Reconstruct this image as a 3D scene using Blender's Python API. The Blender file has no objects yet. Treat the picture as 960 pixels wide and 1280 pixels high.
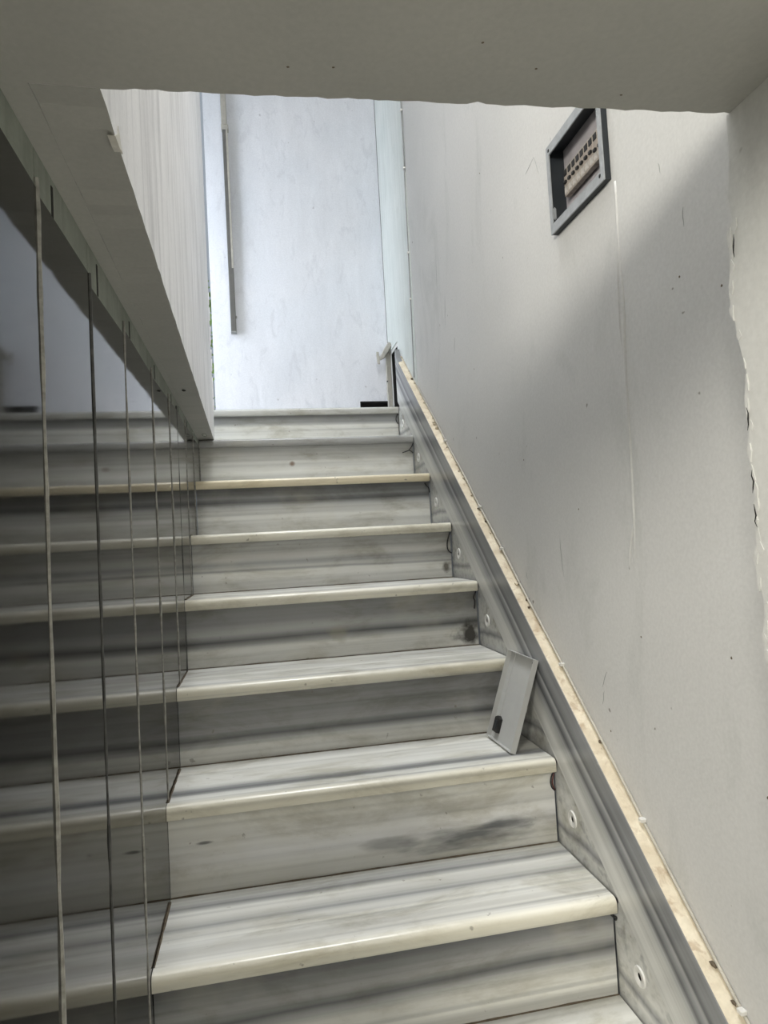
import bpy, bmesh, math, random
from mathutils import Vector, Matrix
random.seed(7)
C = bpy.context.scene.collection
SC = bpy.context.scene

# ------------------------------------------------------------------ camera
F_PX, YAW, PITCH, ROLL = 826.306, 0.188523, 0.045348, -0.055073
CAM = Vector((-0.62945, -2.83296, -0.60615))
def make_camera():
    cy, sy, cp, sp = math.cos(YAW), math.sin(YAW), math.cos(PITCH), math.sin(PITCH)
    f = Vector((sy * cp, cy * cp, sp)); rt = Vector((cy, -sy, 0)); up = rt.cross(f)
    c, s = math.cos(ROLL), math.sin(ROLL)
    r2 = c * rt + s * up; u2 = -s * rt + c * up
    m = Matrix.Identity(4)
    for i in range(3):
        m[i][0], m[i][1], m[i][2], m[i][3] = r2[i], u2[i], -f[i], CAM[i]
    cd = bpy.data.cameras.new('camera')
    cd.sensor_fit = 'VERTICAL'; cd.sensor_height = 24.0; cd.sensor_width = 18.0
    cd.lens = F_PX * 24.0 / 1280.0
    cd.clip_start = 0.02; cd.clip_end = 200
    o = bpy.data.objects.new('camera', cd); C.objects.link(o); o.matrix_world = m
    SC.camera = o
make_camera()

# ------------------------------------------------------------------ light
SC.view_settings.view_transform = 'Standard'
SC.view_settings.look = 'None'
SC.view_settings.gamma = 1.0
SC.view_settings.use_curve_mapping = False
SC.view_settings.exposure = 0.0

w = bpy.data.worlds.new('sky'); SC.world = w; w.use_nodes = True
w.node_tree.nodes['Background'].inputs[0].default_value = (0.78, 0.88, 1.0, 1)
w.node_tree.nodes['Background'].inputs[1].default_value = 0.4

def area(name, loc, target, sx, sy, power, col):
    l = bpy.data.lights.new(name, 'AREA'); l.shape = 'RECTANGLE'; l.size = sx; l.size_y = sy
    l.energy = power; l.color = col
    o = bpy.data.objects.new(name, l); C.objects.link(o); o.location = loc
    o.rotation_euler = (Vector(target) - Vector(loc)).to_track_quat('-Z', 'Y').to_euler()
    return o
# daylight through the roof light over the stairwell, the doorway beside the top landing, and the hall window
area('roof_light_daylight', (-0.38, -1.50, 3.66), (-0.38, -1.50, 0), 0.70, 1.2, 112, (0.96, 0.98, 1.0))
area('doorway_daylight', (-1.62, -0.16, 0.62), (-0.3, 0.27, 0.35), 0.45, 1.2, 21.0, (0.86, 0.92, 1.0))
area('hall_window_daylight', (-2.43, -4.6, 0.42), (0.0, -2.0, -0.7), 1.1, 0.55, 112, (1.0, 0.965, 0.88))

# ------------------------------------------------------------------ node helpers
def new_mat(name):
    m = bpy.data.materials.new(name); m.use_nodes = True
    nt = m.node_tree; b = nt.nodes['Principled BSDF']
    return m, nt, b
def N(nt, t, **kw):
    n = nt.nodes.new(t)
    for k, v in kw.items(): setattr(n, k, v)
    return n
def L(nt, a, b): nt.links.new(a, b)
def mathn(nt, op, a, b=None, clamp=False):
    n = N(nt, 'ShaderNodeMath', operation=op); n.use_clamp = clamp
    for i, v in enumerate((a, b)):
        if v is None: continue
        if isinstance(v, (int, float)): n.inputs[i].default_value = v
        else: L(nt, v, n.inputs[i])
    return n.outputs[0]
def mix(nt, fac, a, b, mode='MIX'):
    n = N(nt, 'ShaderNodeMix', data_type='RGBA', blend_type=mode)
    def put(s, v):
        if isinstance(v, (int, float)): s.default_value = v
        elif isinstance(v, tuple): s.default_value = (*v[:3], 1)
        else: L(nt, v, s)
    put(n.inputs[0], fac); put(n.inputs[6], a); put(n.inputs[7], b)
    return n.outputs[2]
def noise(nt, vec, scale, detail=4, rough=0.55, dist=0.0, mapping=None, loc=(0, 0, 0)):
    if mapping is not None:
        mp = N(nt, 'ShaderNodeMapping'); mp.inputs['Scale'].default_value = mapping; mp.inputs['Location'].default_value = loc
        L(nt, vec, mp.inputs['Vector']); vec = mp.outputs[0]
    n = N(nt, 'ShaderNodeTexNoise'); n.inputs['Scale'].default_value = scale
    n.inputs['Detail'].default_value = detail; n.inputs['Roughness'].default_value = rough; n.inputs['Distortion'].default_value = dist
    L(nt, vec, n.inputs['Vector']); return n.outputs[0]
def ramp(nt, fac, stops, interp='LINEAR'):
    n = N(nt, 'ShaderNodeValToRGB'); cr = n.color_ramp; cr.interpolation = interp
    while len(cr.elements) < len(stops): cr.elements.new(0.5)
    for e, (p, c) in zip(cr.elements, stops):
        e.position = p; e.color = (*c, 1) if isinstance(c, tuple) else (c, c, c, 1)
    L(nt, fac, n.inputs[0]); return n.outputs[0]
def bump(nt, bsdf, h, strength, dist=0.002):
    n = N(nt, 'ShaderNodeBump'); n.inputs['Strength'].default_value = strength; n.inputs['Distance'].default_value = dist
    L(nt, h, n.inputs['Height']); L(nt, n.outputs[0], bsdf.inputs['Normal'])
def objco(nt): return N(nt, 'ShaderNodeTexCoord').outputs['Object']

def plain(name, col, rough=0.6, metal=0.0, spec=0.5, var=0.15, scale=40):
    m, nt, b = new_mat(name)
    co = objco(nt); n = noise(nt, co, scale, 4)
    f = ramp(nt, n, [(0.3, 1 - var), (0.7, 1.0)])
    L(nt, mix(nt, 1.0, tuple(col), f, 'MULTIPLY'), b.inputs['Base Color'])
    b.inputs['Roughness'].default_value = rough; b.inputs['Metallic'].default_value = metal
    b.inputs['Specular IOR Level'].default_value = spec
    bump(nt, b, n, 0.1, 0.001)
    return m

def paint(name, col, col2, streak=0.0, mott=1.5, spots=0.0, rough=0.55, streak_scale=(14, 14, 0.7), patch=None, bumpy=0.12, spotcol=(0.16, 0.15, 0.12)):
    """old wall paint: slow mottling, brush streaks, little specks"""
    m, nt, b = new_mat(name); co = objco(nt)
    c = mix(nt, ramp(nt, noise(nt, co, mott, 3), [(0.35, 0.0), (0.65, 1.0)]), tuple(col), tuple(col2))
    if streak:
        s = noise(nt, co, 3.0, 6, 0.65, 0.3, streak_scale)
        c = mix(nt, 1.0, c, ramp(nt, s, [(0.30, 1 - streak), (0.52, 1.0), (0.75, 1.06)]), 'MULTIPLY')
    if patch:
        pn = noise(nt, co, patch[1], 6, 0.65, 0.5, (1.5, 1.5, 0.6))
        c = mix(nt, mathn(nt, 'MULTIPLY', ramp(nt, pn, [(0.55, 0.0), (0.66, 1.0)]), patch[2]), c, tuple(patch[0]))
    if spots:
        sp = noise(nt, co, 38, 2, 0.5)
        c = mix(nt, mathn(nt, 'MULTIPLY', ramp(nt, sp, [(0.75, 0.0), (0.79, 1.0)]), spots), c, spotcol)
    g = noise(nt, co, 160, 3)
    c = mix(nt, 1.0, c, ramp(nt, g, [(0.3, 0.95), (0.7, 1.03)]), 'MULTIPLY')
    L(nt, c, b.inputs['Base Color']); b.inputs['Roughness'].default_value = rough
    b.inputs['Specular IOR Level'].default_value = 0.3
    h = mathn(nt, 'ADD', noise(nt, co, 9, 5, 0.6), mathn(nt, 'MULTIPLY', g, 0.12))
    bump(nt, b, h, bumpy, 0.01)
    return m

def marble(name, stops, axis, lo, hi, slope=0.0, wob=0.05, streak=0.3, seed=0, stains=(), rough=0.22, thin=0.35, alongvec=(0.55, 22, 34)):
    """layered grey-white marble: bands run along X; axis is the local axis they are stacked on (lo..hi -> 0..1)"""
    m, nt, b = new_mat(name); co = objco(nt)
    sep = N(nt, 'ShaderNodeSeparateXYZ'); L(nt, co, sep.inputs[0])
    v = mathn(nt, 'DIVIDE', mathn(nt, 'SUBTRACT', sep.outputs[axis], lo), hi - lo)
    v = mathn(nt, 'ADD', v, mathn(nt, 'MULTIPLY', sep.outputs[0], slope))
    wn = noise(nt, co, 1.0, 3, 0.5, 0.2, (2.2, 5, 5), (seed * 3.1, seed, 0))
    v = mathn(nt, 'ADD', v, mathn(nt, 'MULTIPLY', mathn(nt, 'SUBTRACT', wn, 0.5), wob * 2))
    col = ramp(nt, v, stops)
    s = noise(nt, co, 1.0, 3, 0.5, 0.1, (alongvec[0], alongvec[1], alongvec[2]), (seed * 1.7, seed * 2.3, seed))
    col = mix(nt, 1.0, col, ramp(nt, s, [(0.28, 1 - streak), (0.5, 0.97), (0.72, 1.08)]), 'MULTIPLY')
    t = noise(nt, co, 1.0, 2, 0.4, 0.1, (0.3, 30, 38), (seed * 0.7, 4 + seed, 2))
    col = mix(nt, ramp(nt, t, [(0.60, 0.0), (0.66, thin)]), col, (0.20, 0.21, 0.22))
    u = noise(nt, co, 1.0, 2, 0.5, 0.1, (0.32, 55, 70), (seed * 2.7, seed * 1.3, seed * 0.4))
    col = mix(nt, 1.0, col, ramp(nt, u, [(0.3, 0.82), (0.5, 1.0), (0.7, 1.06)]), 'MULTIPLY')
    y = noise(nt, co, 3.5, 4, 0.6, 0.0, (1, 1, 1), (seed, 9, seed))
    col = mix(nt, ramp(nt, y, [(0.55, 0.0), (0.75, 0.28)]), col, (0.62, 0.58, 0.45))
    gm = noise(nt, co, 7.0, 8, 0.68, 0.4, (0.5, 1.4, 1.4), (seed * 0.9, 1, seed))
    col = mix(nt, 1.0, col, ramp(nt, gm, [(0.34, (0.70, 0.68, 0.62)), (0.50, (0.96, 0.955, 0.94)), (0.62, (1.0, 1.0, 1.0))]), 'MULTIPLY')
    sk = noise(nt, co, 55.0, 3, 0.5, 0.0, (1, 1, 1), (seed * 1.9, 2, seed))
    col = mix(nt, ramp(nt, sk, [(0.70, 0.0), (0.76, 0.55)]), col, (0.16, 0.14, 0.11))
    for (sx, sy, sz, rad, sc, amt) in stains:
        ax = 0.22 if amt > 1 else 1.0; amt = amt - 1 if amt > 1 else amt
        mp = N(nt, 'ShaderNodeMapping'); mp.inputs['Scale'].default_value = (ax, 1, 1); mp.inputs['Rotation'].default_value = (0, 0.06 if ax < 1 else 0, 0); L(nt, co, mp.inputs['Vector'])
        d = N(nt, 'ShaderNodeVectorMath', operation='DISTANCE'); L(nt, mp.outputs[0], d.inputs[0]); d.inputs[1].default_value = (sx * ax, sy, sz)
        dn = mathn(nt, 'DIVIDE', d.outputs['Value'], rad)
        dn = mathn(nt, 'ADD', dn, mathn(nt, 'MULTIPLY', mathn(nt, 'SUBTRACT', noise(nt, mp.outputs[0], 28, 4), 0.5), 2.0))
        col = mix(nt, mathn(nt, 'MULTIPLY', ramp(nt, dn, [(0.35, 1.0), (1.0, 0.0)]), amt), col, tuple(sc))
    L(nt, col, b.inputs['Base Color'])
    b.inputs['Roughness'].default_value = rough
    return m

# ------------------------------------------------------------------ mesh helpers
def obj(name, bm, mat, parent=None, smooth=False, loc=None):
    bmesh.ops.recalc_face_normals(bm, faces=bm.faces)
    me = bpy.data.meshes.new(name); bm.to_mesh(me); bm.free()
    if smooth:
        for p in me.polygons: p.use_smooth = True
    me.materials.append(mat)
    o = bpy.data.objects.new(name, me); C.objects.link(o)
    if loc is not None: o.location = loc
    if parent: o.parent = parent
    return o
def share(name, src, parent=None, loc=(0, 0, 0)):
    o = bpy.data.objects.new(name, src.data); C.objects.link(o); o.location = loc
    if parent: o.parent = parent
    return o
def empty(name, loc=(0, 0, 0)):
    o = bpy.data.objects.new(name, None); C.objects.link(o); o.location = loc; o.empty_display_size = 0.1
    return o
def tag(o, label=None, cat=None, group=None, kind=None):
    if label: o['label'] = label
    if cat: o['category'] = cat
    if group: o['group'] = group
    if kind: o['kind'] = kind
    return o
def struct(name, bm, mat, label=None, smooth=False):
    o = obj(name, bm, mat, None, smooth); o['kind'] = 'structure'
    if label: o['label'] = label
    return o
def box(bm, x0, x1, y0, y1, z0, z1):
    v = [bm.verts.new(p) for p in ((x0, y0, z0), (x1, y0, z0), (x1, y1, z0), (x0, y1, z0), (x0, y0, z1), (x1, y0, z1), (x1, y1, z1), (x0, y1, z1))]
    for f in ((0, 3, 2, 1), (4, 5, 6, 7), (0, 1, 5, 4), (1, 2, 6, 5), (2, 3, 7, 6), (3, 0, 4, 7)): bm.faces.new([v[i] for i in f])
    return bm
def B(*a, bevel=0.0, seg=1):
    bm = bmesh.new(); box(bm, *a)
    if bevel: bmesh.ops.bevel(bm, geom=bm.edges[:], offset=bevel, segments=seg, affect='EDGES')
    return bm
def prism_x(pts, x0, x1, bm=None):
    """polygon of (y, z) extruded along x"""
    bm = bm or bmesh.new()
    a = [bm.verts.new((x0, y, z)) for y, z in pts]; b = [bm.verts.new((x1, y, z)) for y, z in pts]
    bm.faces.new(a); bm.faces.new(b[::-1]); n = len(pts)
    for i in range(n): bm.faces.new((a[i], a[(i + 1) % n], b[(i + 1) % n], b[i]))
    return bm
def prism_z(pts, z0, z1, bm=None):
    bm = bm or bmesh.new()
    a = [bm.verts.new((x, y, z0)) for x, y in pts]; b = [bm.verts.new((x, y, z1)) for x, y in pts]
    bm.faces.new(a); bm.faces.new(b[::-1]); n = len(pts)
    for i in range(n): bm.faces.new((a[i], a[(i + 1) % n], b[(i + 1) % n], b[i]))
    return bm
def tube(pts, r, seg=8, bm=None, caps=True):
    bm = bm or bmesh.new(); pts = [Vector(p) for p in pts]; rings = []
    for i, p in enumerate(pts):
        d = (pts[min(i + 1, len(pts) - 1)] - pts[max(i - 1, 0)]).normalized()
        a = d.cross(Vector((0.31, 0.52, 0.79))).normalized(); c = d.cross(a)
        rr = r[i] if isinstance(r, (list, tuple)) else r
        rings.append([bm.verts.new(p + rr * (math.cos(2 * math.pi * k / seg) * a + math.sin(2 * math.pi * k / seg) * c)) for k in range(seg)])
    for u, v in zip(rings, rings[1:]):
        for k in range(seg): bm.faces.new((u[k], u[(k + 1) % seg], v[(k + 1) % seg], v[k]))
    if caps: bm.faces.new(rings[0]); bm.faces.new(rings[-1][::-1])
    return bm
def spline(pts, n=6):
    """Catmull-Rom through pts"""
    P = [Vector(p) for p in pts]; P = [2 * P[0] - P[1]] + P + [2 * P[-1] - P[-2]]; out = []
    for i in range(1, len(P) - 2):
        for k in range(n):
            t = k / n; a, b, c, d = P[i - 1:i + 3]
            out.append(0.5 * (2 * b + (c - a) * t + (2 * a - 5 * b + 4 * c - d) * t * t + (3 * b - a - 3 * c + d) * t ** 3))
    out.append(P[-2]); return out
def chunk(c, size, seed, bm=None, sub=1):
    """a broken lump of plaster"""
    rn = random.Random(seed); bm = bm or bmesh.new()
    r = bmesh.ops.create_icosphere(bm, subdivisions=sub, radius=1.0)
    for v in r['verts']:
        k = 0.75 + 0.5 * rn.random(); v.co = Vector((c[0] + v.co.x * size[0] * k, c[1] + v.co.y * size[1] * k, c[2] + v.co.z * size[2] * k))
    return bm

# ------------------------------------------------------------------ materials
M = {}
M['wall_right'] = paint('right wall paint', (0.60, 0.60, 0.585), (0.66, 0.655, 0.64), streak=0.0, mott=1.3, spots=0.8, patch=((0.50, 0.51, 0.49), 4, 0.4))
M['wall_strip'] = paint('pale green board', (0.58, 0.62, 0.60), (0.64, 0.67, 0.65), streak=0.10, mott=4, spots=0.5, patch=((0.5, 0.53, 0.5), 7, 0.4))
M['wall_back'] = paint('back wall paint', (0.755, 0.78, 0.83), (0.81, 0.82, 0.86), streak=0.04, mott=2.2, spots=0.45, patch=((0.66, 0.675, 0.72), 16, 0.55), spotcol=(0.35, 0.34, 0.36), streak_scale=(5, 5, 1.2))
M['wall_streaky'] = paint('brushed whitewash', (0.80, 0.79, 0.79), (0.89, 0.88, 0.88), streak=0.26, mott=3, spots=0.5, streak_scale=(9, 9, 0.8), bumpy=0.2)
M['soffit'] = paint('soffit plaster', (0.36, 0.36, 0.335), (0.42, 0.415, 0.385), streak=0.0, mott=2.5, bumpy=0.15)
M['near_wall'] = paint('near wall plaster', (0.56, 0.565, 0.545), (0.61, 0.61, 0.59), streak=0.03, mott=2.5, spots=0.4)
M['cement'] = paint('bare cement', (0.21, 0.23, 0.20), (0.29, 0.31, 0.27), streak=0.15, mott=8, bumpy=0.5, rough=0.9)
M['hall'] = paint('hall plaster', (0.74, 0.73, 0.69), (0.79, 0.78, 0.74))
M['floor'] = paint('floor screed', (0.46, 0.455, 0.43), (0.54, 0.53, 0.50), mott=3)
M['mortar'] = paint('old mortar bed', (0.60, 0.52, 0.39), (0.74, 0.67, 0.53), mott=22, spots=0.9, patch=((0.40, 0.29, 0.19), 24, 0.6), bumpy=0.8, rough=0.95, spotcol=(0.2, 0.14, 0.09))
M['plaster_lip'] = paint('broken plaster', (0.60, 0.57, 0.50), (0.70, 0.68, 0.63), mott=25, spots=0.6, bumpy=0.8, rough=0.95)
M['trim'] = paint('dirty plaster trim', (0.40, 0.385, 0.34), (0.50, 0.48, 0.43), mott=25, spots=0.6, bumpy=0.8, rough=0.95)
M['brown'] = plain('brown grout', (0.16, 0.125, 0.085), 0.9, var=0.5, scale=60)
M['dark_gap'] = plain('dark gap and hole shade', (0.018, 0.017, 0.016), 0.95, var=0.4)  # near-black colour stands in for the shade inside gaps and holes
M['grout'] = plain('panel joint filler', (0.38, 0.37, 0.335), 0.8, var=0.5, scale=90)
M['grout_dark'] = plain('dark joint filler', (0.10, 0.10, 0.095), 0.8, var=0.5, scale=90)
M['white_plastic'] = plain('white plastic', (0.74, 0.73, 0.69), 0.4, var=0.08)
M['grey_metal'] = plain('grey painted steel', (0.50, 0.505, 0.49), 0.42, var=0.06, scale=25)
M['box_grey'] = plain('galvanised grey paint', (0.40, 0.42, 0.44), 0.5, var=0.25, scale=60)
M['box_plate'] = plain('pinkish grey mounting plate', (0.50, 0.47, 0.49), 0.5, var=0.3, scale=30)
M['box_dark'] = plain('dark box side and slot shade', (0.022, 0.027, 0.032), 0.5, var=0.2)  # near-black puts shade into the breaker box sides; latch slot too
M['breaker'] = plain('yellowed breaker plastic', (0.40, 0.35, 0.30), 0.5, var=0.3, scale=120)
M['breaker_pale'] = plain('pale label strip', (0.55, 0.52, 0.48), 0.5, var=0.35, scale=150)
M['black'] = plain('black plastic', (0.014, 0.014, 0.014), 0.45)
M['red_wire'] = plain('dull red insulation', (0.12, 0.035, 0.03), 0.5)
M['cable'] = plain('cream cable sheath', (0.50, 0.47, 0.40), 0.5, var=0.2)
M['cable_grey'] = plain('painted grey cable', (0.33, 0.34, 0.33), 0.5, var=0.2)
M['conduit'] = plain('grey plastic trunking', (0.13, 0.127, 0.117), 0.45, var=0.2)
M['conduit_pale'] = plain('pale plastic trunking', (0.45, 0.43, 0.38), 0.45, var=0.2)
M['leaf'] = plain('fresh green leaf', (0.20, 0.36, 0.05), 0.5, var=0.5, scale=9)
M['bark'] = plain('brown stem', (0.10, 0.07, 0.045), 0.8)

def panel_mat():
    m, nt, b = new_mat('polished dark stone'); co = objco(nt)
    n = noise(nt, co, 2.0, 5, 0.6, 0.3)
    L(nt, mix(nt, ramp(nt, n, [(0.35, 0.0), (0.7, 1.0)]), (0.007, 0.0068, 0.006), (0.014, 0.0135, 0.012)), b.inputs['Base Color'])
    g = noise(nt, co, 14, 4, 0.6, 0.0, (1, 1, 0.25))
    L(nt, ramp(nt, g, [(0.3, 0.035), (0.8, 0.085)]), b.inputs['Roughness'])
    b.inputs['IOR'].default_value = 1.42
    bump(nt, b, noise(nt, co, 5, 1, 0.4), 0.012, 0.01)
    return m
M['panel'] = panel_mat()

# ------------------------------------------------------------------ stair dimensions (metres; z = 0 near the top landing)
WL = -0.8372                       # face of the dark panels
G, RISE = 0.23488, 0.185
NY = [0.001, -0.241, -0.463, -0.702, -0.939, -1.179, -1.411, -1.642, -1.879, -2.114, -2.349]
NZ = [-0.013, -0.180, -0.360, -0.553, -0.736, -0.926, -1.112, -1.299, -1.484, -1.669, -1.854]
FLOOR = -2.04
XW = 0.03                          # right wall face
SOF = -0.18                        # underside of the floor slab
YE = -2.215                        # front edge of the slab overhead
XN = -0.128                        # face of the near pier on the right
BACK = 0.27                        # back wall face
TOP = 3.60                         # upper ceiling

# ------------------------------------------------------------------ setting
# right wall with a small broken hole beside the top landing
bm = bmesh.new()
BY0, BY1, BZ0, BZ1 = -1.761, -1.541, 0.030, 0.219
box(bm, XW, 0.16, -2.30, BY0, FLOOR, TOP); box(bm, XW, 0.16, BY1, 0.075, FLOOR, TOP)
box(bm, XW, 0.16, BY0, BY1, FLOOR, BZ0); box(bm, XW, 0.16, BY0, BY1, BZ1, TOP)
box(bm, XW + 0.05, 0.16, BY0, BY1, BZ0, BZ1)
box(bm, XW, 0.16, 0.075, 0.215, FLOOR, -0.03); box(bm, XW, 0.16, 0.075, 0.215, 0.285, TOP)
box(bm, XW, 0.16, 0.215, 0.42, FLOOR, TOP)
wall_right = struct('wall_right', bm, M['wall_right'], 'grey white painted stairwell wall with scuffs')
o = obj('cavity_shade', B(0.075, 0.12, 0.0752, 0.2148, -0.0298, 0.2848), M['dark_gap'], wall_right)  # near-black faces put the hole's inner shade into colour
obj('cavity_shade', B(XW + 0.001, 0.075, 0.2125, 0.2149, -0.0298, 0.2848), M['dark_gap'], wall_right)
obj('cavity_shade', B(XW + 0.001, 0.075, 0.0752, 0.2148, 0.2815, 0.2849), M['dark_gap'], wall_right)
strip = [(-0.262, 0.012), (0.0, 0.225), (0.06, 0.262), (0.06, 0.30), (BACK, 0.30), (BACK, TOP), (-0.262, TOP)]
obj('corner_board', prism_x(strip, XW - 0.004, XW - 0.0002), M['wall_strip'], wall_right)
obj('corner_line', tube([(XW - 0.0042, BACK - 0.0012, 0.30), (XW - 0.0042, BACK - 0.0012, 1.0), (XW - 0.0042, BACK - 0.0012, TOP)], 0.0016, 6), M['grout_dark'], wall_right)  # thin dark line up the corner beside the back wall
# scratches and chips in the paint
rs = random.Random(14)
for (y, z, dy, dz) in ((-1.452, -0.62, -0.008, -0.085), (-1.62, -0.885, 0.022, -0.035), (-1.605, -0.925, 0.010, -0.03), (-1.25, -0.70, -0.004, -0.02), (-1.40, 0.245, -0.05, 0.012), (-1.45, 0.257, -0.02, -0.05), (-1.90, -0.02, -0.003, -0.02), (-1.95, -0.12, 0.002, -0.03), (-0.62, 0.40, 0.01, -0.12), (-0.70, 0.22, 0.02, -0.10), (-0.78, 0.05, 0.015, -0.05)):
    pts = [(XW - 0.0001, y + dy * t + rs.uniform(-0.0015, 0.0015), z + dz * t) for t in (0, 0.25, 0.5, 0.75, 1)]
    obj('scratch', tube(pts, [0.0003, 0.0006, 0.0007, 0.0005, 0.0002], 4), M['cable_grey'], wall_right)
for (y, z) in ((-1.55, -0.56), (-1.93, -0.22), (-2.02, -0.27), (-1.98, -0.80), (-2.03, -0.98), (-1.62, -1.00), (-1.28, -0.42), (-1.75, -0.80), (-0.95, -0.10), (-1.10, 0.42)):
    obj('chip', chunk((XW, y, z), (0.0006, 0.0022, 0.0022), int(abs(y * z) * 1000)), M['brown'], wall_right)
# plaster ridge over a chased cable under the breaker box
pts = [(XW + 0.001, -1.772, 0.02), (XW + 0.001, -1.768, -0.10), (XW, -1.772, -0.2), (XW, -1.764, -0.30), (XW, -1.760, -0.45), (XW, -1.756, -0.56), (XW + 0.002, -1.748, -0.66), (XW + 0.004, -1.735, -0.76)]
obj('plaster_ridge', tube(spline([(x + 0.0012, y, z) for x, y, z in pts], 5), 0.0042, 8), M['wall_right'], wall_right, True)
pts = [(XW + 0.002, -1.766, -0.06), (XW + 0.001, -1.759, -0.15), (XW + 0.001, -1.754, -0.24), (XW + 0.003, -1.760, -0.31)]
obj('plaster_ridge', tube(spline([(x + 0.0005, y, z) for x, y, z in pts], 5), 0.0036, 8), M['wall_right'], wall_right, True)
pts = [(XW + 0.002, -1.752, -0.60), (XW + 0.002, -1.735, -0.64), (XW + 0.003, -1.728, -0.68)]
obj('plaster_ridge', tube(spline(pts, 5), 0.004, 8), M['wall_right'], wall_right, True)

# back wall with a notch at the lower right
bm = bmesh.new()
box(bm, -0.798, -0.124, BACK, BACK + 0.09, -0.2, TOP)
box(bm, -0.124, 0.03, BACK, BACK + 0.09, 0.073, TOP)
wall_back = struct('wall_back', bm, M['wall_back'], 'bright white back wall above the top step')
bm = bmesh.new(); box(bm, -0.124, 0.03, BACK + 0.04, BACK + 0.06, -0.2, 0.07); box(bm, -0.124, 0.03, BACK + 0.002, BACK + 0.04, 0.066, 0.074); box(bm, -0.1245, -0.122, BACK + 0.002, BACK + 0.04, -0.2, 0.07)
obj('notch_shade', bm, M['dark_gap'], wall_back)  # dark faces paint the shade inside the notch, whose reveals would look lit

# brushed whitewash partition standing on the slab edge (slightly out of square), ragged far edge
x_at = lambda y: -0.7530 - 0.0300 * (y + 2.215) / 2.0
rn = random.Random(3)
zs = [SOF + 0.0 + i * (TOP - SOF) / 60 for i in range(61)]
bm = bmesh.new()
ys = [-0.16 + (rn.uniform(-0.012, 0.008) if 0 < i < 14 else rn.uniform(-0.003, 0.003)) - (0.05 if i == 0 else 0) for i in range(61)]
front = [(y, z) for y, z in zip(ys, zs)]
ragged = [(y, SOF + (rn.uniform(-0.0005, 0.0030) if rn.random() < 0.55 else 0)) for y in [YE + 0.03 * k for k in range(1, 67)]]
prof = front + [(YE - 0.001, TOP), (YE - 0.001, SOF)] + ragged
a = [bm.verts.new((x_at(y), y, z)) for y, z in prof]; b2 = [bm.verts.new((x_at(y) - 0.06, y, z)) for y, z in prof]
bm.faces.new(a); bm.faces.new(b2[::-1])
for i in range(len(prof)): bm.faces.new((a[i], a[(i + 1) % len(prof)], b2[(i + 1) % len(prof)], b2[i]))
bmesh.ops.recalc_face_normals(bm, faces=bm.faces)
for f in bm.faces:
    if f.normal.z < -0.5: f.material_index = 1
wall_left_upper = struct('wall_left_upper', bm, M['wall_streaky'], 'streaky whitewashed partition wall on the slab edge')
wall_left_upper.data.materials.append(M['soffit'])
# flaking paint slivers down its far edge
for i in range(9):
    z = -0.06 + i * 0.052 + rn.uniform(-0.01, 0.01); y = -0.165 - rn.uniform(0.0, 0.03)
    bm = prism_x([(y, z), (y + rn.uniform(0.006, 0.012), z + 0.01), (y + rn.uniform(0.004, 0.014), z + rn.uniform(0.03, 0.06)), (y - 0.004, z + 0.02)], x_at(y) - 0.001, x_at(y) + 0.003)
    obj('paint_flake', bm, M['wall_streaky'], wall_left_upper)
obj('torn_plaster', prism_x([(-2.152, -0.184), (-2.130, -0.183), (-2.112, -0.179), (-2.122, -0.174), (-2.131, -0.160), (-2.136, -0.172)], x_at(-2.12) - 0.006, x_at(-2.12) + 0.0015), M['plaster_lip'], wall_left_upper)

# floor slab overhead: front beam and the strip over the dark panels, ragged plaster arris
rn = random.Random(11)
edge = []
n = 90
for i in range(n + 1):
    x = -0.752 + (XW + 0.1 + 0.752) * i / n
    y = YE - 0.030 * (x + 0.755) / 0.63 + (rn.uniform(-0.0014, 0.0014) if rn.random() < 0.5 else 0) - (0.0022 if rn.random() < 0.10 else 0)
    edge.append((x, y))
side = [(x_at(y) - 0.0602, y) for y in [-0.215 - 0.04 * k for k in range(49)]]
poly = [(-0.84, -0.205)] + side + [(-0.8135, YE - 0.0015), (-0.756, YE - 0.0015)] + edge + [(XW + 0.1, -2.34), (-0.84, -2.84), (-0.98, -2.84), (-0.98, -0.20)]
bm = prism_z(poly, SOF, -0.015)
ceiling = struct('ceiling', bm, M['soffit'], 'grey plastered underside of the floor slab overhead')

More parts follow.
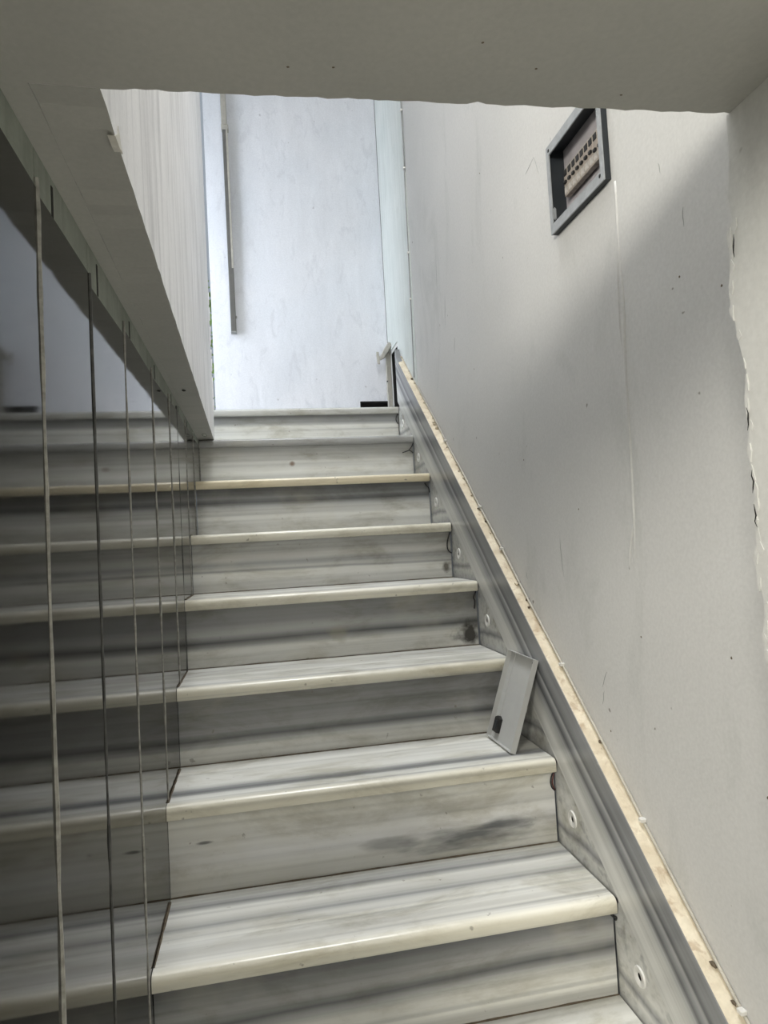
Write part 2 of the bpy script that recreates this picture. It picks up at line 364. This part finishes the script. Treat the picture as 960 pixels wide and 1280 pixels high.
# backing wall of the dark panels
bm = bmesh.new(); box(bm, -0.98, WL - 0.018, -2.452, 0.0, FLOOR, SOF)
wall_left = struct('wall_left', bm, M['cement'], 'left stair wall clad in polished dark stone panels')
JY = [-2.45, -2.345, -2.12, -1.906, -1.676, -1.385, -1.115, -0.955, -0.736, -0.50, -0.255, -0.012]
rn = random.Random(5)
TOPZ = [-0.232, -0.222, -0.226, -0.236, -0.222, -0.222, -0.214, -0.212, -0.208, -0.205, -0.202]
for i, (y0, y1) in enumerate(zip(JY, JY[1:])):
    zt = TOPZ[i]; dz = rn.uniform(-0.006, 0.006)
    hgt = (zt - FLOOR)
    bm = prism_x([(0.0018, 0), (y1 - y0 - 0.0018, 0), (y1 - y0 - 0.0018, hgt + dz), (0.0018, hgt - dz)], -0.018, 0.0)
    bmesh.ops.bevel(bm, geom=[e for e in bm.edges if abs(e.verts[0].co.x) < 1e-6 and abs(e.verts[1].co.x) < 1e-6], offset=0.0012, segments=1, affect='EDGES')
    p = obj('panel', bm, M['panel'], wall_left, loc=(WL, y0, FLOOR))
    p.rotation_euler = (0, rn.uniform(-0.0006, 0.0006), rn.uniform(-0.0022, 0.0022))
    # joint filler with a ragged, slightly proud bead
    m = M['grout_dark'] if i in (3, 7) else M['grout']
    wid = 0.0042 if y0 < -2.1 else 0.0032
    zz = [FLOOR + k * (zt + 0.012 - FLOOR) / 46 for k in range(47)]
    pts = [(WL - 0.0004 + rn.uniform(0, 0.0010), y0 + rn.uniform(-0.0007, 0.0007), z) for z in zz]
    obj('joint_filler', tube(pts, [wid * rn.uniform(0.55, 1.0) * 0.8 for _ in pts], 6), m, wall_left)
    # bare cement band above the panel, and the dark slit at its joint
    obj('cement_band', B(WL - 0.0178, WL - 0.002, y0 + 0.001, y1 - 0.001, zt - 0.008, SOF - 0.0005), M['cement'], wall_left)
    if i > 1:
        ys_ = y0 + 0.055 + rn.uniform(-0.01, 0.01)
        obj('slit', B(WL - 0.004, WL - 0.0012, ys_, ys_ + 0.005 + 0.002 * rn.random(), zt + 0.001, SOF - 0.010), M['dark_gap'], wall_left)

obj('anchor_hole', chunk((-0.806, -1.05, SOF), (0.005, 0.012, 0.0008), 5), M['dark_gap'], ceiling)
bm = tube([(-0.808 + 0.008 * math.cos(a * math.pi / 6), -0.36 + 0.03 * math.sin(a * math.pi / 6), SOF - 0.0006) for a in range(12)], 0.0012, 5)
obj('anchor_ring', bm, M['cement'], ceiling)
for (x, y) in ((-0.585, -2.262), (-0.545, -2.266), (-0.36, -2.285), (-0.26, -2.26), (-0.42, -2.31)):
    obj('stain_spot', chunk((x, y, SOF), (0.0016, 0.0012, 0.0005), int(-y * 1000)), M['brown'], ceiling)
# landing slab behind the top step, lower floor, near pier, hall
bm = bmesh.new(); box(bm, -2.0, 0.10, 0.03, 1.6, -0.22, -0.045)
struct('floor_landing', bm, M['floor'], 'top landing floor')
bm = bmesh.new(); box(bm, -2.6, 1.4, -5.4, 0.4, FLOOR - 0.12, FLOOR)
struct('floor', bm, M['floor'], 'lower floor at the foot of the stairs')
# near pier with a ragged, cracked arris
rn = random.Random(21)
arr = [(-2.241, SOF), (-2.241, -0.215), (-2.238, -0.245), (-2.234, -0.262), (-2.238, -0.290), (-2.229, -0.297), (-2.231, -0.318), (-2.229, -0.335), (-2.224, -0.365), (-2.229, -0.392), (-2.236, -0.432)]
z = -0.45
while z > -1.3:
    arr.append((-2.236 + rn.uniform(-0.006, 0.005), z)); z -= rn.uniform(0.012, 0.035)
arr += [(-2.24, FLOOR), (-5.3, FLOOR), (-5.3, TOP), (-2.43, TOP), (-2.43, SOF)]
wall_near = struct('wall_near', prism_x(arr, XN, 0.20), M['near_wall'], 'near pier of the right wall with cracked edge')
for i in range(46):
    k = 4 + i * (len(arr) - 12) / 46.0; a_, b_ = arr[int(k)], arr[int(k) + 1]; t_ = k - int(k)
    y, z = a_[0] + (b_[0] - a_[0]) * t_, a_[1] + (b_[1] - a_[1]) * t_
    h_ = rn.uniform(0.010, 0.026); u_ = rn.uniform
    q = [(y - u_(0.001, 0.006), z), (y + u_(-0.001, 0.0025), z - h_ * u_(0.1, 0.4)), (y + u_(-0.002, 0.003), z - h_ * u_(0.5, 0.8)), (y - u_(0.001, 0.004), z - h_), (y - u_(0.003, 0.007), z - h_ * u_(0.4, 0.7))]
    obj('plaster_lip', prism_x(q, XN - u_(0.0004, 0.0014), XN + 0.003), M['near_wall'], wall_near)
for i, z in enumerate((-0.318, -0.50, -0.565, -0.60)):
    pts = [(XN - 0.0016, -2.2385 + rn.uniform(-0.0015, 0.0015), z + 0.012 - 0.006 * k) for k in range(5)]
    obj('crack', tube(pts, [0.0002, 0.0006, 0.0008, 0.0006, 0.0002], 5), M['dark_gap'], wall_near)
# hall behind the camera, lit by a high window in its left wall
bm = bmesh.new()
box(bm, -2.60, -2.48, -5.4, -2.452, FLOOR, 0.13); box(bm, -2.60, -2.48, -5.4, -2.452, 0.71, TOP)
box(bm, -2.60, -2.48, -5.4, -5.17, 0.13, 0.71); box(bm, -2.60, -2.48, -4.03, -2.452, 0.13, 0.71)
box(bm, -2.6, -0.98, -2.452, -2.33, FLOOR, TOP)
struct('wall_left_hall', bm, M['hall'], 'left wall of the hall with a high window')
bm = bmesh.new(); box(bm, -2.6, 0.0, -5.4, -5.25, FLOOR, TOP)
struct('wall_front', bm, M['hall'], 'hall end wall')
# upper ceiling with the roof light opening
bm = bmesh.new()
box(bm, -2.6, 0.2, -5.4, -2.15, TOP, TOP + 0.12); box(bm, -0.9, -0.74, -2.15, 0.42, TOP, TOP + 0.12)
box(bm, -0.02, 0.2, -2.15, 0.42, TOP, TOP + 0.12); box(bm, -0.74, -0.02, -0.85, 0.42, TOP, TOP + 0.12)
box(bm, -0.76, XW - 0.001, -0.80, -0.70, 2.15, TOP)      # unseen beam added to shade the upper back wall from the roof light
struct('ceiling_upper', bm, M['hall'], 'upper ceiling with roof light')

# ------------------------------------------------------------------ staircase
P0, P1, P2, P3, DK = (0.76, 0.76, 0.72), (0.62, 0.62, 0.59), (0.41, 0.415, 0.41), (0.26, 0.265, 0.27), (0.13, 0.135, 0.14)
CRM = (0.80, 0.77, 0.66)
stairs = empty('marble_staircase', (0, 0, FLOOR))
tag(stairs, 'grey and white veined marble staircase rising between the dark panels and the painted wall', 'staircase')
def place(o, x, y, z): o.location = (x, y, z - FLOOR)
# local z: 0 at the tread top, -0.155 at the bottom (value 0 = top, 1 = bottom)
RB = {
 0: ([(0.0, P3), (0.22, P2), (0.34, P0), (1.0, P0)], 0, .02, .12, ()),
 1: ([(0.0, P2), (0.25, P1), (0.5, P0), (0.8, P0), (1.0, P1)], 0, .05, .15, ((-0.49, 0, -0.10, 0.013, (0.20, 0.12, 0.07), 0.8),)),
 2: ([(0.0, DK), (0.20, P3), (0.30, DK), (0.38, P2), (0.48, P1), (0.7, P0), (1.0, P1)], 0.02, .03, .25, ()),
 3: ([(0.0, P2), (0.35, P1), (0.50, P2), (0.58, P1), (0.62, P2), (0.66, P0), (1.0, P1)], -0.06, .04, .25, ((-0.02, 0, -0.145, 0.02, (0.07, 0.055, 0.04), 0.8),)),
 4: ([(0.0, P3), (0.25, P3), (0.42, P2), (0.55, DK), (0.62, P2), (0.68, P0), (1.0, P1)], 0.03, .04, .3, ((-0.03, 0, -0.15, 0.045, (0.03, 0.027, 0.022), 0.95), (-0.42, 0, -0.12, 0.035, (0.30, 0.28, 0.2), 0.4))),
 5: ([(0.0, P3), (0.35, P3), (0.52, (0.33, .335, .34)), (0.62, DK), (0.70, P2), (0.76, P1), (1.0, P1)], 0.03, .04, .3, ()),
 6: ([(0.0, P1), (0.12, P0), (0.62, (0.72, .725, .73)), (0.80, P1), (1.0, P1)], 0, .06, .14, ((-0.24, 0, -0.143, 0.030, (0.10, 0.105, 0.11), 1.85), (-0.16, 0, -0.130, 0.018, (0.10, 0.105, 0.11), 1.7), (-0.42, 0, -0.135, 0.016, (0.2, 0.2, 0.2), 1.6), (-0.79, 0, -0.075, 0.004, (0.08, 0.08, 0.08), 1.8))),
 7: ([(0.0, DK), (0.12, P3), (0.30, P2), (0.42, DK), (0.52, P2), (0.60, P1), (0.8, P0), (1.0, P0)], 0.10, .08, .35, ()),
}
# treads: value 0 = nosing, 1 = back
TB = {
 5: ([(0.0, CRM), (0.10, P0), (0.45, P0), (0.75, P1), (1.0, P1)], .15),
 6: ([(0.0, CRM), (0.12, P0), (0.20, P1), (0.25, P3), (0.32, P2), (0.38, P0), (0.8, P0), (1.0, P1)], .2),
 7: ([(0.0, CRM), (0.08, (0.82, .81, .76)), (0.30, (0.80, .80, .76)), (0.46, P1), (0.52, P2), (0.58, P1), (0.72, P0), (0.80, P3), (0.86, P1), (1.0, P1)], .2),
}
def tread_bm(depth, x0, x1):
    t = 0.030; y0 = -0.012; prof = []
    for k in range(7):                                   # bull nose
        a = math.pi / 2 * k / 6
        prof.append((y0 + 0.011 - 0.011 * math.sin(a), -0.011 + 0.011 * math.cos(a)))
    for k in range(1, 5):
        a = math.pi / 2 * k / 4
        prof.append((y0 + 0.006 - 0.006 * math.cos(a), -t + 0.006 - 0.006 * math.sin(a)))
    prof += [(depth, -t), (depth, 0.0)]
    bm = prism_x(prof, x0, x1)
    return bm
for k in range(11):
    x1 = -0.0006 if k < 10 else XN - 0.001
    x0 = WL + 0.0006
    back = 0.034 if k == 0 else NY[k - 1] - NY[k] + 0.02
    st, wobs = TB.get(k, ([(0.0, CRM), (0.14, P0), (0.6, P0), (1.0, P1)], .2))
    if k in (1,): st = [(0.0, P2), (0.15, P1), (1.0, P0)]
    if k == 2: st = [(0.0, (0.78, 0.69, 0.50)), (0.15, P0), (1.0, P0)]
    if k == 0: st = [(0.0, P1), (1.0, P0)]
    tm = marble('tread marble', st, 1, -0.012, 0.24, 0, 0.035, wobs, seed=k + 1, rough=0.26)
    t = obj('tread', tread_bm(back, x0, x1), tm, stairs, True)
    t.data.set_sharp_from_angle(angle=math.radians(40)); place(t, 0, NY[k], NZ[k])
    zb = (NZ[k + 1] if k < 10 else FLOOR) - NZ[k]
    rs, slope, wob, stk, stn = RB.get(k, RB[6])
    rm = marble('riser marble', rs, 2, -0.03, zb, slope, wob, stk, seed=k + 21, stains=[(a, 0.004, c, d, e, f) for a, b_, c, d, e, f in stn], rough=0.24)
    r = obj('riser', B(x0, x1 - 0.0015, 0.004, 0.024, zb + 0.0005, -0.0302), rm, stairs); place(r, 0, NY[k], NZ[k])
    # brown grout bead where the riser meets the tread below
    rn = random.Random(k + 70)
    if k < 10:
        pts = [(x0 + (x1 - x0) * i / 24, 0.003, zb + 0.0008) for i in range(25)]
        bm = tube(pts, [rn.uniform(0.0009, 0.0024) for _ in pts], 5)
        gb = obj('grout_bead', bm, M['brown'], r)
        pts = [(x0 + 0.0012, 0.012 + i * (0.22 - 0.012) / 10 , 0.0004) for i in range(11)]
        if k: obj('grout_bead', tube(pts, [rn.uniform(0.001, 0.0026) for _ in pts], 5), M['brown'], t)
# loose wire ends poking out of the right ends of the risers (x offset from the wall, z below the tread top)
WIRES = {0: [[(-0.003, -0.030), (-0.010, -0.045), (-0.012, -0.060), (-0.004, -0.075)]],
         1: [[(0.0, -0.033), (-0.006, -0.045), (-0.018, -0.060), (-0.032, -0.066), (-0.046, -0.070)], [(-0.018, -0.060), (-0.008, -0.068), (-0.002, -0.072)]],
         2: [[(-0.018, -0.036), (-0.012, -0.046), (-0.005, -0.054), (-0.002, -0.072)]],
         3: [[(-0.002, -0.032), (-0.009, -0.048), (-0.015, -0.068), (-0.015, -0.086), (-0.009, -0.097), (-0.001, -0.102)]],
         4: [[(-0.003, -0.032), (-0.009, -0.040), (-0.013, -0.050), (-0.009, -0.060), (-0.011, -0.082)]],
         6: [[(-0.003, -0.031), (-0.010, -0.040), (-0.013, -0.052), (-0.010, -0.064), (-0.003, -0.072)], [(-0.002, -0.031), (-0.006, -0.042), (-0.009, -0.053), (-0.006, -0.064), (-0.002, -0.070)]],
         7: [[(-0.012, -0.030), (-0.006, -0.036), (0.001, -0.040), (0.001, -0.046)]]}
risers = {round(o.location.y, 3): o for o in stairs.children if o.name.startswith('riser')}
for k, ws in WIRES.items():
    rz = risers[round(NY[k], 3)]
    for j, wpts in enumerate(ws):
        pts = [(x, 0.0005 - 0.004 * math.sin(math.pi * i / (len(wpts) - 1)), z) for i, (x, z) in enumerate(wpts)]
        obj('loose_wire', tube(spline(pts, 5), 0.0021 if k != 6 else 0.0017, 7), M['red_wire'] if (k == 6 and j == 1) else M['black'], rz, True)

# ------------------------------------------------------------------ sloping skirting on the right wall
SL = RISE / G
bt = lambda y: SL * y + 0.212
bb = lambda y: SL * y + 0.006
BS = [(0.0, P1), (0.32, P1), (0.45, P2), (0.52, DK), (0.60, P3), (0.66, P2), (0.70, DK), (0.80, P3), (1.0, P3)]
def board_mat():
    m, nt, b = new_mat('skirting marble'); co = objco(nt)
    sep = N(nt, 'ShaderNodeSeparateXYZ'); L(nt, co, sep.inputs[0])
    v = mathn(nt, 'DIVIDE', mathn(nt, 'SUBTRACT', sep.outputs[2], mathn(nt, 'ADD', mathn(nt, 'MULTIPLY', sep.outputs[1], SL), 0.006)), 0.206)
    wn = noise(nt, co, 1.6, 3, 0.5)
    v = mathn(nt, 'ADD', v, mathn(nt, 'MULTIPLY', mathn(nt, 'SUBTRACT', wn, 0.5), 0.16))
    rot = N(nt, 'ShaderNodeMapping'); rot.inputs['Rotation'].default_value = (-math.atan(SL), 0, 0); L(nt, co, rot.inputs['Vector'])
    s = noise(nt, rot.outputs[0], 1.0, 4, 0.6, 0.1, (20, 1.0, 42))
    c = ramp(nt, v, BS)
    c = mix(nt, 1.0, c, ramp(nt, s, [(0.3, 0.75), (0.52, 0.97), (0.7, 1.12)]), 'MULTIPLY')
    t = noise(nt, rot.outputs[0], 1.0, 2, 0.4, 0.0, (30, 0.5, 60))
    c = mix(nt, ramp(nt, t, [(0.64, 0.0), (0.68, 0.5)]), c, (0.5, 0.51, 0.51))
    L(nt, c, b.inputs['Base Color']); b.inputs['Roughness'].default_value = 0.2
    return m
M['board'] = board_mat()
ybot, yend = -2.238, 0.002
base = prism_x([(ybot, bb(ybot)), (yend, bb(yend) + 0.0), (yend + 0.006, bt(yend) + 0.034), (yend - 0.02, bt(yend - 0.02) + 0.004), (yend - 0.06, bt(yend - 0.06)), (ybot, bt(ybot))], 0.0, 0.022)
bmesh.ops.bevel(base, geom=[e for e in base.edges if e.verts[0].co.x < 1e-6 and e.verts[1].co.x < 1e-6 and abs(e.verts[0].co.y - e.verts[1].co.y) > 1], offset=0.002, segments=1, affect='EDGES')
baseboard = struct('baseboard_right', base, M['board'], 'sloping grey veined marble skirting along the stairs')
# rough mortar bed behind and on top of the board
rn = random.Random(31); nseg = 260
bm = bmesh.new(); rows = []
for i in range(nseg + 1):
    y = ybot + (yend - 0.01 - ybot) * i / nseg; z = bt(y)
    up = (y > -0.8) * 1.0
    q = [(0.0014, z - 0.008), (0.0014, z + 0.0004), (0.012, z + rn.uniform(0.0006, 0.0020)), (0.022, z + rn.uniform(0.0008, 0.002 + 0.003 * up)), (0.0298, z + rn.uniform(0.001, 0.003 + 0.004 * up)), (0.0298, z - 0.008)]
    rows.append([bm.verts.new((x, y, zz)) for x, zz in q])
for a_, b_ in zip(rows, rows[1:]):
    for j in range(6): bm.faces.new((a_[j], a_[(j + 1) % 6], b_[(j + 1) % 6], b_[j]))
bm.faces.new(rows[0]); bm.faces.new(rows[-1][::-1])
obj('mortar_bed', bm, M['mortar'], baseboard)
for i in range(34):
    y = rn.uniform(-1.3, 0.0) if i % 3 else rn.uniform(-2.2, 0)
    s = rn.uniform(0.002, 0.0055)
    obj('mortar_crumb', chunk((rn.uniform(0.018, 0.027), y, bt(y) + 0.004), (s, s * 1.6, s), i + 200), M['mortar'] if i % 3 else M['brown'], baseboard)
# triangular pieces between steps and board, each with a round socket
def ring_bm(ro, ri, depth):
    bm = bmesh.new(); n = 24; loops = []
    for (rr, x) in ((ro, 0.0), (ro * 0.93, -depth), (ri * 1.25, -depth), (ri, -depth * 0.4), (ri, 0.004)):
        loops.append([bm.verts.new((x, rr * math.cos(2 * math.pi * i / n), rr * math.sin(2 * math.pi * i / n))) for i in range(n)])
    for u, v in zip(loops, loops[1:]):
        for i in range(n): bm.faces.new((u[i], u[(i + 1) % n], v[(i + 1) % n], v[i]))
    return bm
def disc_bm(r, x):
    bm = bmesh.new(); n = 20
    bm.faces.new([bm.verts.new((x, r * math.cos(2 * math.pi * i / n), r * math.sin(2 * math.pi * i / n))) for i in range(n)])
    bmesh.ops.solidify(bm, geom=bm.faces[:], thickness=0.0015)
    return bm
ring0 = disc0 = None
for k in range(10):
    y0, z0, y1, z1 = NY[k], NZ[k], NY[k + 1], NZ[k + 1]
    yc = min((z0 - 0.0012 - 0.006) / SL, y0 + 0.002)
    tri = [(y0 + 0.006, z1 - 0.028), (y0 + 0.006, z0 - 0.001), (yc, min(z0 - 0.001, bb(yc) - 0.0012)), (y1 - 0.0118, bb(y1 - 0.0118) - 0.0012), (y1 - 0.0118, z1 - 0.008), (y1 + 0.006, z1 - 0.028)]
    pm = marble('side piece marble', [(0.0, P2), (0.15, P1), (0.22, P3), (0.3, P1), (0.6, P1), (1.0, P2)], 2, 0.0, 0.185, 0, 0.1, 0.2, seed=k + 50, rough=0.25, alongvec=(10, 3, 12))
    tp = [(y - y1, z - z1) for y, z in tri]
    piece = obj('side_piece', prism_x(tp, 0.0022, 0.0295), pm, baseboard, loc=(0, y1, z1))
    cy, cz = (y0 - 0.0725) - y1, 0.079
    loc = (0.0022, cy, cz)
    if ring0 is None:
        ring0 = obj('socket_ring', ring_bm(0.0180, 0.0066, 0.003), M['white_plastic'], piece, True, loc); ring0.data.set_sharp_from_angle(angle=math.radians(50))
        disc0 = obj('socket_hole', disc_bm(0.0068, -0.0002), M['dark_gap'], piece, False, loc)
    else:
        share('socket_ring', ring0, piece, loc); share('socket_hole', disc0, piece, loc)

# ------------------------------------------------------------------ breaker box on the right wall
DEEP = 0.026
bx = empty('breaker_box', (XW + DEEP, (BY0 + BY1) / 2, BZ0 + 0.0005))
tag(bx, 'open shallow grey metal breaker box without its cover on the painted wall', 'breaker box')
D = 0.014 + DEEP; HY, HZ = (BY1 - BY0) / 2 - 0.0005, BZ1 - BZ0 - 0.001; fr = 0.019
# local: x 0 at the wall, -D at the front; y -HY..HY; z 0..HZ
obj('back_plate', B(-0.0022, -0.0002, -HY + 0.003, HY - 0.003, 0.003, HZ - 0.003), M['box_plate'], bx)
for (a, c, e, f_) in ((-HY, -HY + 0.003, 0, HZ), (HY - 0.003, HY, 0, HZ), (-HY + 0.003, HY - 0.003, 0, 0.003), (-HY + 0.003, HY - 0.003, HZ - 0.003, HZ)):
    obj('side_wall', B(-D + 0.002, -0.0001, a, c, e, f_), M['box_dark'], bx)
fm = bmesh.new()
box(fm, -D - 0.001, -D + 0.0018, -HY - 0.001, -HY + fr * 0.55, -0.001, HZ + 0.001)
box(fm, -D - 0.001, -D + 0.0018, HY - fr * 0.55, HY + 0.001, -0.001, HZ + 0.001)
box(fm, -D - 0.001, -D + 0.0018, -HY + fr * 0.55, HY - fr * 0.55, -0.001, fr)
box(fm, -D - 0.001, -D + 0.0018, -HY + fr * 0.55, HY - fr * 0.55, HZ - fr, HZ + 0.001)
frame = obj('front_frame', fm, M['box_grey'], bx)
for (y, z) in ((-HY + 0.012, 0.012), (HY - 0.012, HZ - 0.010)):
    obj('screw', disc_bm(0.003, 0).__class__ and B(-D - 0.0022, -D - 0.0008, y - 0.003, y + 0.003, z - 0.003, z + 0.003, bevel=0.001), M['black'], frame)
obj('cover_clip', B(-D + 0.004, -D + 0.011, HY - 0.0085, HY - 0.0032, 0.030, 0.058, bevel=0.0025, seg=2), M['box_grey'], bx)
obj('rail', B(-0.0062, -0.0024, -HY + 0.008, HY - 0.018, 0.100, 0.142), M['breaker_pale'], bx)
n_b = 10; bw = 0.0176
b_body = b_tog = b_top = b_lab = None
for i in range(n_b):
    y = -HY + 0.014 + i * bw
    if b_body is None:
        b_body = obj('breaker', B(-0.019, -0.0064, 0, bw - 0.0008, 0.068, 0.125, bevel=0.0009), M['breaker'], bx, loc=(0, y, 0)); cur = b_body
        b_top = obj('terminal', B(-0.0205, -0.012, 0.002, bw - 0.003, 0.110, 0.123, bevel=0.001), M['black'], cur)
        b_tog = obj('toggle', B(-0.0235, -0.018, 0.004, bw - 0.005, 0.093, 0.099, bevel=0.0006), M['black'], cur)
        b_lab = obj('label_strip', B(-0.0197, -0.0188, 0.001, bw - 0.002, 0.072, 0.086), M['breaker_pale'], cur)
    else:
        cur = share('breaker', b_body, bx, (0, y, 0))
        share('terminal', b_top, cur); share('label_strip', b_lab, cur)
        tg = share('toggle', b_tog, cur)
        if i < 3: tg.location = (0, 0, -0.006)

# ------------------------------------------------------------------ loose cover leaning on the step
cov = empty('breaker_box_cover', (-0.0745, -1.286, NZ[6] + 0.0012))
tag(cov, 'loose grey metal tray cover leaning upright on a marble step against the skirting', 'metal cover')
lean = math.atan2(0.071, 0.209); Wc, Hc = 0.150, 0.2205
cov.rotation_euler = (math.radians(1.0), lean, math.radians(2.2))
obj('plate', B(-0.0005, 0.0009, -Wc / 2, Wc / 2, 0, Hc), M['grey_metal'], cov)
for (a, c, e, f_) in ((Wc / 2 - 0.0012, Wc / 2, 0.001, Hc - 0.001), (-Wc / 2, -Wc / 2 + 0.0012, 0.001, Hc - 0.001)):
    obj('side_flange', B(-0.0125, -0.0005, a, c, e, f_), M['grey_metal'], cov)
for (e, f_) in ((0, 0.0012), (Hc - 0.0012, Hc)):
    obj('end_flange', B(-0.0125, -0.0005, -Wc / 2, Wc / 2, e, f_), M['grey_metal'], cov)
obj('fold_rib', B(-0.0025, -0.0004, Wc / 2 - 0.028, Wc / 2 - 0.024, 0.05, Hc - 0.004), M['grey_metal'], cov)
obj('inner_rib', B(-0.002, -0.0004, -Wc / 2 + 0.012, -Wc / 2 + 0.014, 0.15, Hc - 0.02), M['grey_metal'], cov)
lt = obj('latch', prism_x([(0.030, 0.018), (0.056, 0.018), (0.056, 0.052), (0.043, 0.058), (0.030, 0.052)], -0.010, -0.0004), M['black'], cov)
obj('latch_slot', B(-0.0112, -0.0098, 0.036, 0.048, 0.026, 0.046, bevel=0.0005), M['box_dark'], lt)
obj('corner_tab', B(-0.004, -0.0004, -Wc / 2 + 0.003, -Wc / 2 + 0.022, Hc - 0.016, Hc - 0.003, bevel=0.001), M['grey_metal'], cov)
for y in (-Wc / 2 + 0.007, -Wc / 2 + 0.017):
    obj('rivet_hole', B(-0.0046, -0.0036, y - 0.0022, y + 0.0022, Hc - 0.012, Hc - 0.0075, bevel=0.0008), M['black'], cov)

# ------------------------------------------------------------------ cable down the wall, then along the skirting
cab = empty('wall_cable', (XW, -0.25, 0.03))
tag(cab, 'thin painted cable clipped down the wall and along the top of the skirting', 'cable')
def rel(o, pts): return [Vector(p) - o.location for p in pts]
pts = [(XW - 0.0055, -0.272, TOP), (XW - 0.0055, -0.270, 1.2), (XW - 0.0055, -0.262, 0.9), (XW - 0.0055, -0.250, 0.5), (XW - 0.0055, -0.238, 0.25), (XW - 0.005, -0.226, 0.06)]
obj('upright_run', tube(rel(cab, spline(pts, 6)), 0.0027, 8), M['cable_grey'], cab, True)
rn = random.Random(9)
yy = [-0.22 - i * 0.1 for i in range(21)]
pts = [(XW - 0.0035, y, bt(y) + 0.0105 + rn.uniform(-0.002, 0.003)) for y in yy]
obj('skirting_run', tube(rel(cab, spline(pts, 3)), 0.0028, 8), M['cable'], cab, True)
clip0 = None
for (y, z) in ((-0.271, 1.16), (-0.263, 0.92), (-0.253, 0.57), (-0.244, 0.38)):
    if clip0 is None: clip0 = obj('cable_clip', B(-0.008, 0.0025, -0.006, 0.0045, -0.0035, 0.0035, bevel=0.001), M['white_plastic'], cab, loc=Vector((XW - 0.0035, y, z)) - cab.location)
    else: share('cable_clip', clip0, cab, Vector((XW - 0.0035, y, z)) - cab.location)
for y in (-0.62, -0.94, -1.10, -1.43, -1.72, -1.95): share('cable_clip', clip0, cab, Vector((XW - 0.0028, y, bt(y) + 0.012)) - cab.location)

# ------------------------------------------------------------------ trunking on the back wall
con = empty('trunking_pole', (-0.70, BACK, 0.40))
tag(con, 'slim grey vertical trunking fixed to the bright back wall', 'trunking')
obj('lower_length', B(-0.0125, 0.0115, -0.026, -0.001, 0.0, 0.985, bevel=0.002), M['conduit'], con)
obj('upper_length', B(-0.0150, 0.0100, -0.028, -0.001, 0.985, TOP - 0.40, bevel=0.002), M['conduit_pale'], con)
obj('cover_strip', B(0.0035, 0.0120, -0.0285, -0.0262, 0.30, 0.985), M['conduit_pale'], con)
obj('end_cap', B(-0.0135, 0.0125, -0.027, -0.0008, -0.003, 0.004, bevel=0.001), M['cable_grey'], con)
obj('screw', B(0.0116, 0.0165, -0.008, -0.002, 0.07, 0.082, bevel=0.001), M['cable_grey'], con)
obj('coupling', B(-0.0165, 0.0160, -0.0295, -0.0006, 0.962, 0.985, bevel=0.001), M['conduit_pale'], con)

# ------------------------------------------------------------------ broken trim at the top of the skirting
bt_ = empty('broken_corner_trim', (0.003, 0.238, -0.045))
tag(bt_, 'broken plaster trim with a torn piece on top beside the dark hole', 'trim')
rn = random.Random(77)
pts = [(0.012 + rn.uniform(-0.001, 0.001), 0.006 + rn.uniform(-0.002, 0.002), 0.0 + i * 0.345 / 9) for i in range(10)]
bm = bmesh.new(); rings = []
for (x, y, z) in pts:
    rings.append([bm.verts.new((x + dx, y + dy, z)) for dx, dy in ((-0.007, -0.016), (0.0135, -0.012), (0.0135, 0.012), (-0.007, 0.012))])
for u, v in zip(rings, rings[1:]):
    for i in range(4): bm.faces.new((u[i], u[(i + 1) % 4], v[(i + 1) % 4], v[i]))
bm.faces.new(rings[0]); bm.faces.new(rings[-1][::-1])
obj('upright_strip', bm, M['trim'], bt_)
bm = tube([(0.020, -0.045, 0.375), (0.006, -0.02, 0.352), (-0.012, 0.0, 0.325), (-0.030, 0.0, 0.312)], [0.014, 0.016, 0.012, 0.008], 5)
obj('torn_piece', bm, M['trim'], bt_)
bm = prism_x([(0, 0.300), (0.012, 0.335), (0.004, 0.350), (-0.006, 0.325), (-0.014, 0.285)], -0.040, -0.028)
obj('torn_flap', bm, M['trim'], bt_)
obj('screw', B(0.0, 0.006, -0.014, -0.008, 0.20, 0.206), M['black'], bt_)

# ------------------------------------------------------------------ shrub outside the doorway gap
sh = empty('leafy_shrub', (-1.0, 1.05, -0.045))
tag(sh, 'fresh green leafy shrub outside, glimpsed through the narrow gap by the back wall', 'shrub')
rn = random.Random(8)
obj('stem', tube(spline([(0, 0, 0), (0.02, 0.01, 0.3), (-0.02, 0.02, 0.7), (0.01, 0, 1.0)], 4), [0.012] * 13, 7), M['bark'], sh)
bm = bmesh.new()
for i in range(900):
    a = rn.uniform(0, 2 * math.pi); rr = 0.30 * math.sqrt(rn.random()); z = rn.uniform(0.03, 1.0)
    c = Vector((rr * math.cos(a), rr * math.sin(a) * 0.8, z)); d = Vector((rn.uniform(-1, 1), rn.uniform(-1, 1), rn.uniform(-0.5, 1))).normalized()
    s = d.cross(Vector((rn.random(), rn.random(), rn.random()))).normalized(); nn = d.cross(s) * 0.006
    l = rn.uniform(0.03, 0.06)
    q = [bm.verts.new(p) for p in (c, c + d * l * 0.5 + s * l * 0.28 + nn, c + d * l, c + d * l * 0.5 - s * l * 0.28 + nn)]
    bm.faces.new((q[0], q[1], q[2])); bm.faces.new((q[0], q[2], q[3]))
fo = obj('foliage', bm, M['leaf'], sh); fo['kind'] = 'stuff'
